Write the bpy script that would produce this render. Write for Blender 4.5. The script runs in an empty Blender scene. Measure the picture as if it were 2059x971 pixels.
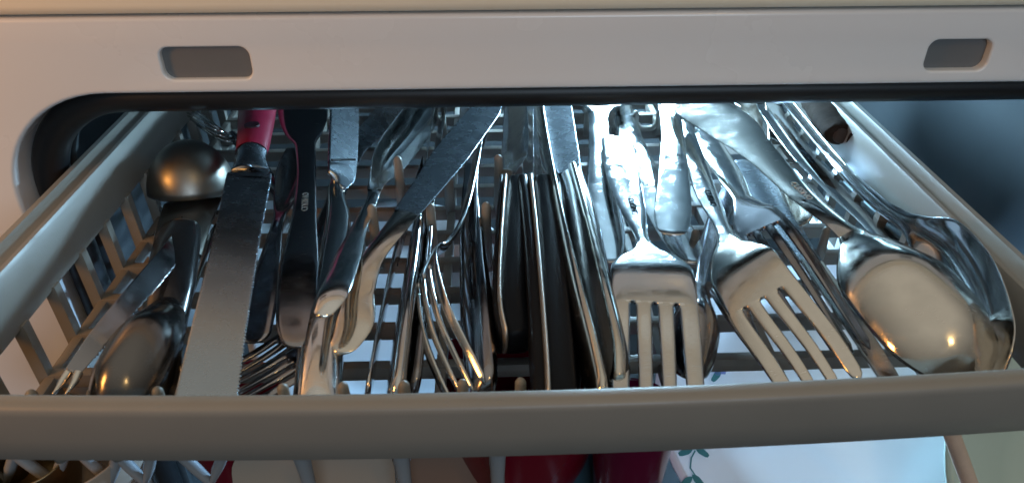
import bpy, bmesh, math, random
from mathutils import Vector, Matrix
random.seed(7)
R = math.radians
scene = bpy.context.scene
col = scene.collection

# ------------------------------------------------------------------ camera
CAM_Z, F_PX, W_PX, H_PX = 0.218, 1500.0, 2059.0, 971.0
cam_d = bpy.data.cameras.new('camera'); cam = bpy.data.objects.new('camera', cam_d); col.objects.link(cam)
cam.location = (0, 0, CAM_Z); cam.rotation_euler = (R(90 - 33), 0, R(-2.0))
cam_d.sensor_width = 36; cam_d.lens = 36 * F_PX / W_PX
cam_d.clip_start = 0.005; cam_d.clip_end = 50
cam_d.dof.use_dof = True; cam_d.dof.focus_distance = 0.40; cam_d.dof.aperture_fstop = 20
scene.camera = cam

# ------------------------------------------------------------------ world and lamps
world = bpy.data.worlds.new('World'); scene.world = world; world.use_nodes = True
bg = world.node_tree.nodes['Background']
bg.inputs['Strength'].default_value = 1.0
_nt = world.node_tree; _tc = _nt.nodes.new('ShaderNodeTexCoord'); _sx = _nt.nodes.new('ShaderNodeSeparateXYZ'); _cr = _nt.nodes.new('ShaderNodeValToRGB')
_mr = _nt.nodes.new('ShaderNodeMapRange'); _mr.inputs['From Min'].default_value = -1; _mr.inputs['From Max'].default_value = 1
_nt.links.new(_tc.outputs['Generated'], _sx.inputs[0]); _nt.links.new(_sx.outputs['Z'], _mr.inputs['Value']); _nt.links.new(_mr.outputs[0], _cr.inputs[0])
_cr.color_ramp.elements[0].position = .30; _cr.color_ramp.elements[0].color = (.024, .023, .022, 1)      # floor and cupboards of a dim kitchen
_cr.color_ramp.elements[1].position = .95; _cr.color_ramp.elements[1].color = (.47, .44, .375, 1)         # its lit ceiling
_e = _cr.color_ramp.elements.new(.62); _e.color = (.050, .050, .050, 1)
_nt.links.new(_cr.outputs[0], bg.inputs['Color'])

def area(name, loc, target, size, energy, color, size_y=None):
    d = bpy.data.lights.new(name, 'AREA'); d.energy = energy; d.color = color; d.size = size
    if size_y: d.shape = 'RECTANGLE'; d.size_y = size_y
    o = bpy.data.objects.new(name, d); col.objects.link(o); o.location = loc
    o.rotation_euler = (Vector(target) - Vector(loc)).to_track_quat('-Z', 'Y').to_euler()
    return o
area('warm_left_fill', (-0.50, 0.06, 0.26), (-.26, .3, 0.02), 0.10, 1.0, (1.0, 0.42, 0.09))  # unseen warm light, set low at left for the panel's tan gradient
area('added_front_fill', (0.40, -1.6, 0.62), (0.1, .3, 0.08), 0.8, 9.6, (0.64, 0.82, 1.0))  # added frontal fill for the panel, no window known here
area('added_right_fill', (0.55, -0.75, 1.15), (0.2, .3, 0.0), 0.10, 1.2, (1.0, 0.66, 0.26))  # added warm fill from the right, no source known there
area('added_plate_fill', (.165, .44, -.016), (.125, .27, -.09), 0.07, 3.6, (.36, .66, 1.0), .03)  # added light without a body, brightens the plates under the tray
scene.view_settings.view_transform = 'Standard'
scene.view_settings.look = 'None'
scene.view_settings.exposure = 0.0
scene.view_settings.gamma = 1.0
scene.view_settings.use_curve_mapping = False
scene.cycles.max_bounces = 8
scene.cycles.sample_clamp_indirect = 4.0

# ------------------------------------------------------------------ photo measurements -> places in the world
bpy.context.view_layer.update()
ROT = cam.rotation_euler.to_matrix()
C0 = Vector(cam.location)
RI = ROT.transposed()
def ray(px, py):
    return ROT @ Vector(((px - W_PX/2)/F_PX, -(py - H_PX/2)/F_PX, -1.0))
def P(px, py, z):                 # point at height z that the measured spot belongs to
    d = ray(px, py); t = (z - C0.z)/d.z
    return C0 + d*t
def PY(px, py, y):                # point on the upright plane at depth y
    d = ray(px, py); t = (y - C0.y)/d.y
    return C0 + d*t
def proj(p):
    q = RI @ (p - C0)
    return Vector((W_PX/2 + F_PX*q.x/(-q.z), H_PX/2 - F_PX*q.y/(-q.z)))

# ------------------------------------------------------------------ materials
def mat(name, color, rough=0.4, metal=0.0, noise=0.0, nscale=60, bump=0.0, bscale=400, rvar=0.0, coat=0.0, spec=None, stretch=None, emit=None, aniso=0.0):
    m = bpy.data.materials.new(name); m.use_nodes = True
    nt = m.node_tree; b = nt.nodes['Principled BSDF']
    b.inputs['Base Color'].default_value = (*color, 1); b.inputs['Roughness'].default_value = rough; b.inputs['Metallic'].default_value = metal
    if coat: b.inputs['Coat Weight'].default_value = coat; b.inputs['Coat Roughness'].default_value = 0.12
    if spec is not None: b.inputs['Specular IOR Level'].default_value = spec
    if aniso: b.inputs['Anisotropic'].default_value = aniso
    if emit:
        b.inputs['Emission Color'].default_value = (*emit[0], 1); b.inputs['Emission Strength'].default_value = emit[1]
    tc = nt.nodes.new('ShaderNodeTexCoord'); mp = nt.nodes.new('ShaderNodeMapping')
    nt.links.new(tc.outputs['Object'], mp.inputs['Vector'])
    if stretch: mp.inputs['Scale'].default_value = stretch
    def noise_node(sc, det=4):
        n = nt.nodes.new('ShaderNodeTexNoise'); n.inputs['Scale'].default_value = sc; n.inputs['Detail'].default_value = det
        nt.links.new(mp.outputs[0], n.inputs['Vector']); return n
    if noise:
        n = noise_node(nscale); mx = nt.nodes.new('ShaderNodeMix'); mx.data_type = 'RGBA'
        mx.inputs['A'].default_value = (*[c*(1-noise) for c in color], 1); mx.inputs['B'].default_value = (*[min(1, c*(1+noise)) for c in color], 1)
        nt.links.new(n.outputs['Fac'], mx.inputs['Factor']); nt.links.new(mx.outputs['Result'], b.inputs['Base Color'])
    if rvar:
        n = noise_node(nscale*1.7, 6); mr = nt.nodes.new('ShaderNodeMapRange')
        mr.inputs['From Min'].default_value = .3; mr.inputs['From Max'].default_value = .7
        mr.inputs['To Min'].default_value = max(.03, rough-rvar); mr.inputs['To Max'].default_value = rough+rvar
        nt.links.new(n.outputs['Fac'], mr.inputs['Value']); nt.links.new(mr.outputs[0], b.inputs['Roughness'])
    if bump:
        n = noise_node(bscale, 3); bp = nt.nodes.new('ShaderNodeBump'); bp.inputs['Strength'].default_value = bump; bp.inputs['Distance'].default_value = 0.0004
        nt.links.new(n.outputs['Fac'], bp.inputs['Height']); nt.links.new(bp.outputs[0], b.inputs['Normal'])
    return m

def steel(name, color, rough, scratch=0.05, rvar=0.06, srough=0.08, mott=0.06):
    """stainless steel: soft smears, water-spot roughness and fine scratches that cross each other"""
    m = mat(name, color, rough, 1.0, mott, 85, 0, 0, 0)
    nt = m.node_tree; b = nt.nodes['Principled BSDF']; N = nt.nodes.new; L = nt.links.new
    tc = N('ShaderNodeTexCoord')
    hsum = None
    for i, (rz, sc) in enumerate(((0.5, (90, 3600, 900)), (-0.7, (110, 3000, 900)), (1.25, (120, 2600, 900)))):
        mp = N('ShaderNodeMapping'); mp.inputs['Rotation'].default_value = (0, 0, rz); mp.inputs['Scale'].default_value = sc
        L(tc.outputs['Object'], mp.inputs['Vector'])
        n = N('ShaderNodeTexNoise'); n.inputs['Scale'].default_value = 1.0; n.inputs['Detail'].default_value = 2
        L(mp.outputs[0], n.inputs['Vector'])
        r = N('ShaderNodeMapRange'); r.inputs['From Min'].default_value = .66; r.inputs['From Max'].default_value = .74
        L(n.outputs['Fac'], r.inputs['Value'])
        if hsum is None: hsum = r.outputs[0]
        else:
            a = N('ShaderNodeMath'); a.operation = 'MAXIMUM'; L(hsum, a.inputs[0]); L(r.outputs[0], a.inputs[1]); hsum = a.outputs[0]
    bp = N('ShaderNodeBump'); bp.invert = True; bp.inputs['Strength'].default_value = scratch; bp.inputs['Distance'].default_value = 0.0002
    L(hsum, bp.inputs['Height']); L(bp.outputs[0], b.inputs['Normal'])
    n = N('ShaderNodeTexNoise'); n.inputs['Scale'].default_value = 130; n.inputs['Detail'].default_value = 6
    L(tc.outputs['Object'], n.inputs['Vector'])
    r = N('ShaderNodeMapRange'); r.inputs['From Min'].default_value = .35; r.inputs['From Max'].default_value = .68
    r.inputs['To Min'].default_value = max(.04, rough-rvar); r.inputs['To Max'].default_value = rough+rvar
    L(n.outputs['Fac'], r.inputs['Value'])
    a = N('ShaderNodeMath'); a.operation = 'MULTIPLY_ADD'; L(hsum, a.inputs[0]); a.inputs[1].default_value = srough; L(r.outputs[0], a.inputs[2])
    L(a.outputs[0], b.inputs['Roughness'])
    return m

M = {
 'frame':   mat('white_gloss_plastic', (.76, .77, .785), .26, 0, .045, 5, .05, 300, .08, coat=.3),
 'cap':     mat('cream_top_plastic', (.90, .82, .66), .35, 0, .03, 9, .04, 300, .05),
 'socket':  mat('grey_socket_plastic', (.145, .15, .155), .45, 0, .05, 60, .08, 900),
 'rubber':  mat('black_rubber', (.010, .011, .013), .42, 0, .1, 80, .1, 500),
 'tub':     mat('dark_tub_plastic', (.052, .060, .066), .45, 0, .12, 12, .1, 160, .08),
 'tray':    mat('grey_beige_tray_plastic', (.235, .220, .194), .40, 0, .06, 40, .12, 1500, .06),
 'bars':    mat('shaded_tray_plastic', (.185, .170, .150), .42, 0, .06, 40, .12, 1500, .06),  # tray plastic darkened, shade on the floor bars put into its colour
 'rack':    mat('grey_rack_plastic', (.24, .255, .27), .45, 0, .06, 40, .1, 900),
 'steel':   steel('polished_steel', (.62, .62, .61), .115, .05),
 'bright':  steel('bright_steel', (.70, .70, .69), .12, .07, .07, .08, .10),
 'satin':   steel('satin_blade_steel', (.35, .39, .43), .27, .006, .022, .015, .03),
 'warm':    steel('warm_tinted_steel', (.66, .62, .56), .15, .05, .09, .08, .16),  # warm room reflections tinted into the steel; mottling is water marks
 'dark':    steel('dark_shaded_steel', (.30, .29, .30), .16, .04),  # darker copy of the steel, shade and dark reflections put into its colour
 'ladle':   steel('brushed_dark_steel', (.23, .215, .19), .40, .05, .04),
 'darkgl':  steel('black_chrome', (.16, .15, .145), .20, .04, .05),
 'tang':    steel('dull_tang_steel', (.72, .68, .62), .42, .05, .03),
 'giltd':   mat('old_gilt_metal', (.22, .17, .10), .45, 1, .3, 80),
 'gold':    mat('gilt_metal', (.80, .56, .20), .25, 1),
 'black':   mat('black_handle_plastic', (.008, .009, .012), .34, 0, .15, 90, .06, 900, .06, spec=.10),
 'blackgl': mat('black_gloss_handle', (.012, .012, .013), .2, 0, .1, 60, .03, 700, .05),
 'red':     mat('red_handle_plastic', (.25, .010, .036), .36, 0, .08, 70, .08, 1200, .06),
 'rivet':   mat('dark_rivet', (.05, .02, .03), .4, .3),
 'wood':    mat('charred_brown_wood', (.030, .020, .015), .9, 0, .55, 120, .9, 260, spec=.08),
 'woodend': mat('brown_wood_end', (.05, .03, .022), .8, 0, .5, 300, .8, 400),
 'led':     mat('led_lens', (.9, .95, 1), .3, 0, emit=((.45, .76, 1.0), 430.0)),
 'led_fill':    mat('added_fill_lens', (.9, .95, 1), .3, 0, emit=((.40, .76, 1.0), 7.0)),  # glow of the added fill light in the tub
 'ink':     mat('dark_engraving', (.02, .025, .03), .9, 0, spec=0.0),
 'ledbody': mat('led_housing', (.55, .57, .6), .4),
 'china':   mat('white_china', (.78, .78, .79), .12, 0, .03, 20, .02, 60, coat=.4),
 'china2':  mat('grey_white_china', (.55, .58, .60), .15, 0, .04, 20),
 'vine':    mat('blue_green_glaze', (.06, .20, .20), .15),
 'petal':   mat('blue_violet_glaze', (.22, .25, .50), .15),
 'redglaze':mat('red_glaze', (.13, .002, .012), .2, 0, .1, 30),
 'crimson': mat('crimson_plastic', (.085, .002, .022), .2, 0, .1, 30),
 'creamp':  mat('cream_board', (.36, .29, .23), .5, 0, .05, 30),
 'tanp':    mat('tan_board', (.19, .115, .08), .5, 0, .08, 30),
 'sage':    mat('sage_green_china', (.40, .47, .40), .2, 0, .04, 20),
 'navyg':   mat('dark_blue_glaze', (.02, .05, .07), .2),
 'yellowg': mat('yellow_glaze', (.55, .34, .03), .2),
 'peach':   mat('beige_rod_plastic', (.55, .40, .30), .55, 0, .15, 400),
 'glass':   mat('glossy_blue_black', (.015, .02, .03), .1),
}

# ------------------------------------------------------------------ helpers
def link(name, verts, faces, m, parent=None, smooth=True, angle=None):
    me = bpy.data.meshes.new(name); me.from_pydata([tuple(v) for v in verts], [], faces); me.update()
    bm = bmesh.new(); bm.from_mesh(me)
    bmesh.ops.remove_doubles(bm, verts=bm.verts, dist=1e-6)
    bmesh.ops.recalc_face_normals(bm, faces=bm.faces)
    for f in bm.faces: f.smooth = smooth
    if angle:
        for e in bm.edges:
            if len(e.link_faces) == 2 and e.calc_face_angle(0) > R(angle): e.smooth = False
    bm.to_mesh(me); bm.free()
    me.materials.append(M[m])
    o = bpy.data.objects.new(name, me); col.objects.link(o)
    if parent: o.parent = parent; o.matrix_parent_inverse = parent.matrix_world.inverted()
    return o

def thing(name, label, cat, group=None, loc=(0, 0, 0)):
    o = bpy.data.objects.new(name, None); col.objects.link(o); o.location = loc
    o.empty_display_size = .02
    bpy.context.view_layer.update()
    o['label'] = label; o['category'] = cat
    if group: o['group'] = group
    return o

def box_data(a, b, bev=0.0):
    """chamfered box between corners a and b"""
    bm = bmesh.new(); bmesh.ops.create_cube(bm, size=1)
    a, b = Vector(a), Vector(b); c = (a+b)/2; s = b-a
    for v in bm.verts: v.co = Vector((v.co.x*s.x, v.co.y*s.y, v.co.z*s.z)) + c
    if bev: bmesh.ops.bevel(bm, geom=bm.edges[:], offset=bev, segments=2, profile=.6, affect='EDGES')
    vs = [v.co.copy() for v in bm.verts]; fs = [[v.index for v in f.verts] for f in bm.faces]
    bm.verts.index_update(); fs = [[v.index for v in f.verts] for f in bm.faces]
    bm.free(); return vs, fs
def box(name, a, b, m, parent, bev=0.0):
    v, f = box_data(a, b, bev); return link(name, v, f, m, parent, True, 40)

def tube_data(pts, radii, n=10, caps=True):
    vs, fs = [], []
    pts = [Vector(p) for p in pts]
    if not hasattr(radii, '__len__'): radii = [radii]*len(pts)
    prev = None
    for i, p in enumerate(pts):
        t = (pts[min(i+1, len(pts)-1)] - pts[max(i-1, 0)]).normalized()
        if prev is None:
            a = t.orthogonal().normalized()
        else:
            a = (prev - t*prev.dot(t)).normalized()
        prev = a; b = t.cross(a)
        for k in range(n):
            an = 2*math.pi*k/n; vs.append(p + (a*math.cos(an)+b*math.sin(an))*radii[i])
    for i in range(len(pts)-1):
        for k in range(n):
            fs.append([i*n+k, i*n+(k+1) % n, (i+1)*n+(k+1) % n, (i+1)*n+k])
    if caps: fs.append(list(range(n))[::-1]); fs.append([(len(pts)-1)*n+k for k in range(n)])
    return vs, fs
def tube(name, pts, radii, m, parent, n=10):
    v, f = tube_data(pts, radii, n); return link(name, v, f, m, parent, True, 60)

def catmull(vals, t):
    n = len(vals); i = min(int(t), n-2); f = t-i
    p0 = vals[max(i-1, 0)]; p1 = vals[i]; p2 = vals[i+1]; p3 = vals[min(i+2, n-1)]
    if i == 0: p0 = p1*2 - p2
    if i+2 > n-1: p3 = p2*2 - p1
    return 0.5*((2*p1) + (p2-p0)*f + (2*p0-5*p1+4*p2-p3)*f*f + (3*p1-p0-3*p2+p3)*f**3)
def mono(vals, t):
    n = len(vals); i = min(int(t), n-2); f = t-i
    def tan(k):
        if k <= 0 or k >= n-1: return 0.0 if k <= 0 and False else (vals[min(k+1, n-1)]-vals[max(k-1, 0)])/(1 if k in (0, n-1) else 2)
        d0 = vals[k]-vals[k-1]; d1 = vals[k+1]-vals[k]
        return 0.0 if d0*d1 <= 0 else 2*d0*d1/(d0+d1)
    a, b = vals[i], vals[i+1]; m0, m1 = tan(i), tan(i+1)
    return (2*f**3-3*f**2+1)*a + (f**3-2*f**2+f)*m0 + (-2*f**3+3*f**2)*b + (f**3-f**2)*m1

COLS = [-1, -.965, -.88, -.72, -.48, -.22, 0, .22, .48, .72, .88, .965, 1]
def e_flat(u): return math.sqrt(max(0, 1-abs(u)**5))
def e_round(u): return math.sqrt(max(0, 1-u*u))
def e_lens(u): return max(0, 1-u*u)**.75
def e_blade(u): return (.12+.88*(1-u)/2) if abs(u) < .999 else .02

class Spine:
    """A measured centre line: stations (px, py, height_mm, width, roll_deg, thickness_mm, cup_mm).
    width > 0: apparent pixels across, turned into metres for that place; width < 0: millimetres."""
    def __init__(self, st, end0=1.0, end1=1.0, n=56):
        full = []
        for s in st:
            s = list(s) + [0.0, 2.0, 0.0][len(s)-4:] if len(s) < 7 else list(s)
            full.append(s)
        self.n = len(full)
        self.p = [P(s[0], s[1], s[2]/1000) for s in full]
        self.roll = [float(s[4]) for s in full]; self.th = [s[5]/1000 for s in full]; self.cup = [s[6]/1000 for s in full]
        # frames at the stations for the width conversion
        d0 = self.p[-1]-self.p[0]
        self.flip = 1.0
        sd = d0.normalized().cross(Vector((0, 0, 1)))
        if sd.x < 0: self.flip = -1.0
        self.w = []
        for i, s in enumerate(full):
            if s[3] < 0: self.w.append(-s[3]/1000); continue
            p, T, S, N = self.frame(float(i))
            k = (proj(p+S*.002)-proj(p-S*.002)).length/.004
            # only the part across the line of travel counts
            tt = (proj(p+T*.002)-proj(p-T*.002)); tt = tt.normalized() if tt.length > 1e-6 else Vector((0, 1))
            sv = (proj(p+S*.002)-proj(p-S*.002))/.004
            across = abs(sv.x*tt.y - sv.y*tt.x)
            self.w.append(s[3]/max(across, k*.35))
        # arc length
        self.K = 240
        self.len = [0.0]; q = self.p[0]
        for i in range(1, self.K+1):
            r = catmull(self.p, (self.n-1)*i/self.K); self.len.append(self.len[-1]+(r-q).length); q = r
        self.L = self.len[-1]; self.end0 = end0; self.end1 = end1
    def t_at(self, d):
        d = max(0, min(self.L, d)); lo, hi = 0, self.K
        while hi-lo > 1:
            m = (lo+hi)//2
            if self.len[m] <= d: lo = m
            else: hi = m
        f = (d-self.len[lo])/max(1e-9, self.len[hi]-self.len[lo])
        return (self.n-1)*(lo+f)/self.K
    def d_at(self, t):
        x = t/(self.n-1)*self.K; i = min(int(x), self.K-1)
        return self.len[i]+(self.len[i+1]-self.len[i])*(x-i)
    def frame(self, t):
        h = 1e-3*(self.n-1)
        p = catmull(self.p, t)
        T = (catmull(self.p, min(self.n-1, t+h))-catmull(self.p, max(0, t-h))).normalized()
        S = T.cross(Vector((0, 0, 1))).normalized()*self.flip
        N = S.cross(T).normalized()
        if N.z < 0: N = -N
        r = R(mono(self.roll, t))
        S2 = S*math.cos(r)+N*math.sin(r); N2 = N*math.cos(r)-S*math.sin(r)
        return p, T, S2, N2
    def half(self, d):
        t = self.t_at(d); w = max(1e-5, mono(self.w, t))/2
        for k, dist, w_end in ((self.end0, d, self.w[0]/2), (self.end1, self.L-d, self.w[-1]/2)):
            if k:
                r = k*w_end
                if dist < r: w *= math.sqrt(max(0.0, 1-((r-dist)/r)**2))
        return w
    def samples(self, d0, d1, n):
        ds = [d0+(d1-d0)*i/n for i in range(n+1)]
        for k, w, base, sg in ((self.end0, self.w[0]/2, 0, 1), (self.end1, self.w[-1]/2, self.L, -1)):
            if k:
                r = k*w
                for j in range(1, 8):
                    d = base+sg*r*(1-math.cos(math.pi/2*j/8))
                    if d0 < d < d1: ds.append(d)
        ds = sorted(set(ds)); out = [ds[0]]
        for d in ds[1:]:
            if d-out[-1] > 2e-5: out.append(d)
        return out
    def point(self, d, u, side, ef, extra=0.0, half=None):
        """u in -1..1 across, side +1 upper face, -1 lower face"""
        t = self.t_at(d); p, T, S, N = self.frame(t)
        h = self.half(d) if half is None else half
        th = mono(self.th, t)/2; cup = mono(self.cup, t)
        full = max(1e-6, mono(self.w, t)/2)
        uu = u*h/full
        return p + S*(u*h+extra) + N*(side*th*ef(u)*min(1, (h/full)**.5 if h < full else 1) + cup*(uu*uu-1) )
    def body(self, d0, d1, ef=e_flat, n=48, teeth=None):
        vs, fs = [], []
        ds = self.samples(d0, d1, n)
        up = list(COLS); C = len(up)
        ring = [(u, 1) for u in up] + [(u, -1) for u in up[-2:0:-1]]
        k = len(ring)
        for i, d in enumerate(ds):
            for u, s in ring:
                ex = 0.0
                if teeth and teeth[0] <= d <= teeth[1] and u*teeth[4] > .9:
                    ex = teeth[3]*(((d/teeth[2]) % 1.0)-.5)*teeth[4]
                vs.append(self.point(d, u, s, ef, ex))
        for i in range(len(ds)-1):
            for j in range(k):
                fs.append([i*k+j, i*k+(j+1) % k, (i+1)*k+(j+1) % k, (i+1)*k+j])
        if d0 < 1e-6 and not self.end0: fs.append(list(range(k)))
        if d1 > self.L-1e-6 and not self.end1: fs.append([(len(ds)-1)*k+j for j in range(k)])
        return vs, fs
    def tine(self, d0, d1, idx, count, open_len, gap0, gap1, ef=e_flat, n=26):
        vs, fs = [], []
        ds = [d0+(d1-d0)*(i/n)**1.5 for i in range(n+1)]
        loc = [0, .05, .15, .35, .65, .85, .95, 1]
        ring = [(s, 1) for s in loc] + [(s, -1) for s in loc[-2:0:-1]]
        k = len(ring)
        for d in ds:
            f = (d-d0)/(d1-d0)
            g = gap0+(gap1-gap0)*f
            o = min(1, (d-d0)/open_len); o = math.sqrt(max(0, 1-(1-o)**2))
            h = self.half(d); pitch = 2.0/count
            a = -1+idx*pitch; b = a+pitch
            if idx > 0: a += g*pitch/2*o
            else: a += g*pitch*.16*f
            if idx < count-1: b -= g*pitch/2*o
            else: b -= g*pitch*.16*f
            tip = 1.0
            tl = (d1-d)/((b-a)*h+1e-9)
            if tl < 1.1: tip = math.sqrt(max(0.02, 1-(1-tl/1.1)**2))
            m = (a+b)/2; hw = (b-a)/2*tip
            for s, side in ring:
                u = m+(2*s-1)*hw
                el = e_flat(2*s-1) if o > 0 else 1
                el = el*min(1, o*1.5)+(1-min(1, o*1.5))
                vs.append(self.point(d, u, side, lambda q: min(e_flat(q) if count > 1 else 1, el)*(.55+.45*tip)))
        for i in range(len(ds)-1):
            for j in range(k):
                fs.append([i*k+j, i*k+(j+1) % k, (i+1)*k+(j+1) % k, (i+1)*k+j])
        fs.append([(len(ds)-1)*k+j for j in range(k)])
        return vs, fs

def stamp(sp, t, text, h, m, parent):
    """small letters struck into the handle, running along it"""
    cu = bpy.data.curves.new('stamp', 'FONT'); cu.body = text; cu.size = h; cu.extrude = .00016; cu.offset = .00006; cu.resolution_u = 2
    cu.align_x = 'CENTER'; cu.align_y = 'CENTER'
    tmp = bpy.data.objects.new('stamp_tmp', cu); col.objects.link(tmp)
    dg = bpy.context.evaluated_depsgraph_get(); dg.update()
    me = bpy.data.meshes.new_from_object(tmp.evaluated_get(dg)); me.name = 'stamp'
    bpy.data.objects.remove(tmp)
    p, T, S, N = sp.frame(t)
    th = mono(sp.th, t)/2
    me.transform(Matrix(((T.x, S.x, N.x, 0), (T.y, S.y, N.y, 0), (T.z, S.z, N.z, 0), (0, 0, 0, 1))))
    me.transform(Matrix.Translation(p+N*(th*1.0+.00003)))
    me.materials.clear(); me.materials.append(M[m])
    o = bpy.data.objects.new('stamp', me); col.objects.link(o); o.parent = parent; o.matrix_parent_inverse = parent.matrix_world.inverted()
    return o

STAMP_TEXT = 'CUISINO'
def base_of(sp):
    q = sp.p[len(sp.p)//2]; return (q.x, q.y, 0)
def fork(label, st, neck, slot, group, m='steel', mh=None, count=4, gap=(.30, .62), st_t=None, end0=.8, ef=e_flat, slotlen=.9, stm='ink'):
    sp = Spine(st, end0, 0)
    t = thing('fork', label, 'fork', group, base_of(sp))
    dn, ds = sp.d_at(neck), sp.d_at(slot)
    link('handle', *sp.body(0, dn, ef), mh or m, t); link('head', *sp.body(dn, ds, e_flat, 26), m, t)
    ol = sp.half(ds)*2/count*gap[0]*slotlen
    for k in range(count): link('tine', *sp.tine(ds, sp.L, k, count, ol, *gap), m, t)
    if st_t: stamp(sp, st_t, STAMP_TEXT, .0046, stm, t)
    return t, sp
def spoon(label, st, neck, group, m='steel', mh=None, st_t=None, end0=.8, end1=.9, ef=e_flat, name='spoon', hname='handle', bname='bowl', bfirst=False, efb=e_flat, stm='ink'):
    sp = Spine(st, end0, end1)
    t = thing(name, label, 'spoon', group, base_of(sp))
    dn = sp.d_at(neck)
    a, b = (bname, hname) if bfirst else (hname, bname)
    ma, mb = (m, mh or m) if bfirst else (mh or m, m)
    link(a, *sp.body(0, dn, efb if bfirst else ef, 44), ma, t); link(b, *sp.body(dn, sp.L, ef if bfirst else efb, 44), mb, t)
    if st_t: stamp(sp, st_t, STAMP_TEXT, .0046, stm, t)
    return t, sp
def knife(label, st, neck, group, m='satin', mh='steel', bfirst=True, end0=.8, end1=.9, ef=e_lens, efb=e_blade, name='table_knife', teeth=None, nb=48):
    sp = Spine(st, end0, end1)
    t = thing(name, label, 'knife', group, base_of(sp))
    dn = sp.d_at(neck)
    if bfirst:
        te = (dn*.06, dn*.93, *teeth) if teeth else None
        link('blade', *sp.body(0, dn, efb, nb, te), m, t); link('handle', *sp.body(dn, sp.L, ef, 40), mh, t)
    else:
        te = (dn+(sp.L-dn)*.06, dn+(sp.L-dn)*.95, *teeth) if teeth else None
        link('handle', *sp.body(0, dn, ef, 40), mh, t); link('blade', *sp.body(dn, sp.L, efb, nb, te), m, t)
    return t, sp

# ================================================================== the dishwasher
YF = 0.317
dw = thing('dishwasher', 'white dishwasher front with two grey sockets above its dark rounded opening', 'dishwasher', None, (0.05, YF, -0.40))
xl = PY(30, 380, YF).x
xr = PY(2300, 380, YF).x
zt = PY(1030, 171, YF).z - .0022
ztop = PY(1030, 28, YF).z
zb = -0.36
def rrect(x0, x1, z0, z1, r, n=14):
    pts = []
    for cx, cz, a0 in ((x1-r, z1-r, 0), (x0+r, z1-r, 90), (x0+r, z0+r, 180), (x1-r, z0+r, 270)):
        for k in range(n+1):
            a = R(a0+90*k/n); pts.append((cx+r*math.cos(a), cz+r*math.sin(a)))
    return pts
def ring_wall(outer_list, ys, closed=True):
    vs, fs = [], []
    n = len(outer_list[0])
    for pts, y in zip(outer_list, ys): vs += [Vector((p[0], y, p[1])) for p in pts]
    for i in range(len(ys)-1):
        for k in range(n): fs.append([i*n+k, i*n+(k+1) % n, (i+1)*n+(k+1) % n, (i+1)*n+k])
    return vs, fs
RO = 0.055
opening = lambda o, rr=0: rrect(xl+o, xr-o, zb+o, zt-o, RO-o if rr == 0 else rr)
# sockets measured on the front plane
def sock_rect(pxa, pya, pxb, pyb):
    a = PY(pxa, pya, YF); b = PY(pxb, pyb, YF); return a.x, b.x, min(a.z, b.z), max(a.z, b.z)
s1 = sock_rect(333, 162, 497, 95); s2 = sock_rect(1854, 144, 2002, 80)
sock = lambda s, o: rrect(s[0]+o, s[1]-o, s[2]+o, s[3]-o, max(.0007, .0042-o), 6)
FB = .0022                                           # moulded radius round every hole
def front_face():
    bm = bmesh.new()
    def loop(pts):
        vv = [bm.verts.new((p[0], YF, p[1])) for p in pts]
        return [bm.edges.new((vv[i], vv[(i+1) % len(vv)])) for i in range(len(vv))]
    ed = loop([(-.46, -.42), (.60, -.42), (.60, ztop-.002), (-.46, ztop-.002)])
    ed += loop(opening(-FB)); ed += loop(sock(s1, -.0012)); ed += loop(sock(s2, -.0012))
    bmesh.ops.triangle_fill(bm, edges=ed, use_beauty=True)
    bm.verts.index_update()
    vs = [v.co.copy() for v in bm.verts]; fs = [[v.index for v in f.verts] for f in bm.faces]; bm.free()
    return vs, fs
def fillet_rings(fn, r, depth, steps=5):
    outl, ys = [], []
    for k in range(steps+1):
        a = math.pi/2*k/steps; outl.append(fn(-r+r*math.sin(a))); ys.append(YF+r-r*math.cos(a))
    outl.append(fn(0.0)); ys.append(YF+depth)
    return ring_wall(outl, ys)
v1, f1 = front_face()
def add(v, f, v2, f2):
    o = len(v); v += v2; f += [[i+o for i in q] for q in f2]
add(v1, f1, *fillet_rings(opening, FB, .016))
add(v1, f1, *fillet_rings(lambda o: sock(s1, o), .0012, .0032))
add(v1, f1, *fillet_rings(lambda o: sock(s2, o), .0012, .0060))
# top roll of the panel, going back under the cap
tv = []
for k in range(6):
    a = math.pi/2*k/5; tv.append((YF+.002-.002*math.cos(a), ztop-.002+.002*math.sin(a)))
tv.append((YF+.03, ztop))
add(v1, f1, [Vector((x, y, z)) for (y, z) in tv for x in (-.46, .60)], [[2*i, 2*i+1, 2*i+3, 2*i+2] for i in range(len(tv)-1)])
link('front_panel', v1, f1, 'frame', dw, True, 50)
for s, dep in ((s1, .0030), (s2, .0044)):
    b = [Vector((p[0], YF+dep, p[1])) for p in sock(s, -.0006)]
    vv = b+[v+Vector((0, .003, 0)) for v in b]; n = len(b)
    ff = [list(range(n)), [n+i for i in range(n)][::-1]]+[[i, (i+1) % n, n+(i+1) % n, n+i] for i in range(n)]
    link('socket', vv, ff, 'socket', dw, True, 40)
# cap along the top
cz = ztop+.0012
v, f = box_data((-.46, YF-.003, cz), (.60, YF+.10, cz+.045), .0045)
link('top_cap', v, f, 'cap', dw, True, 60)
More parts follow.
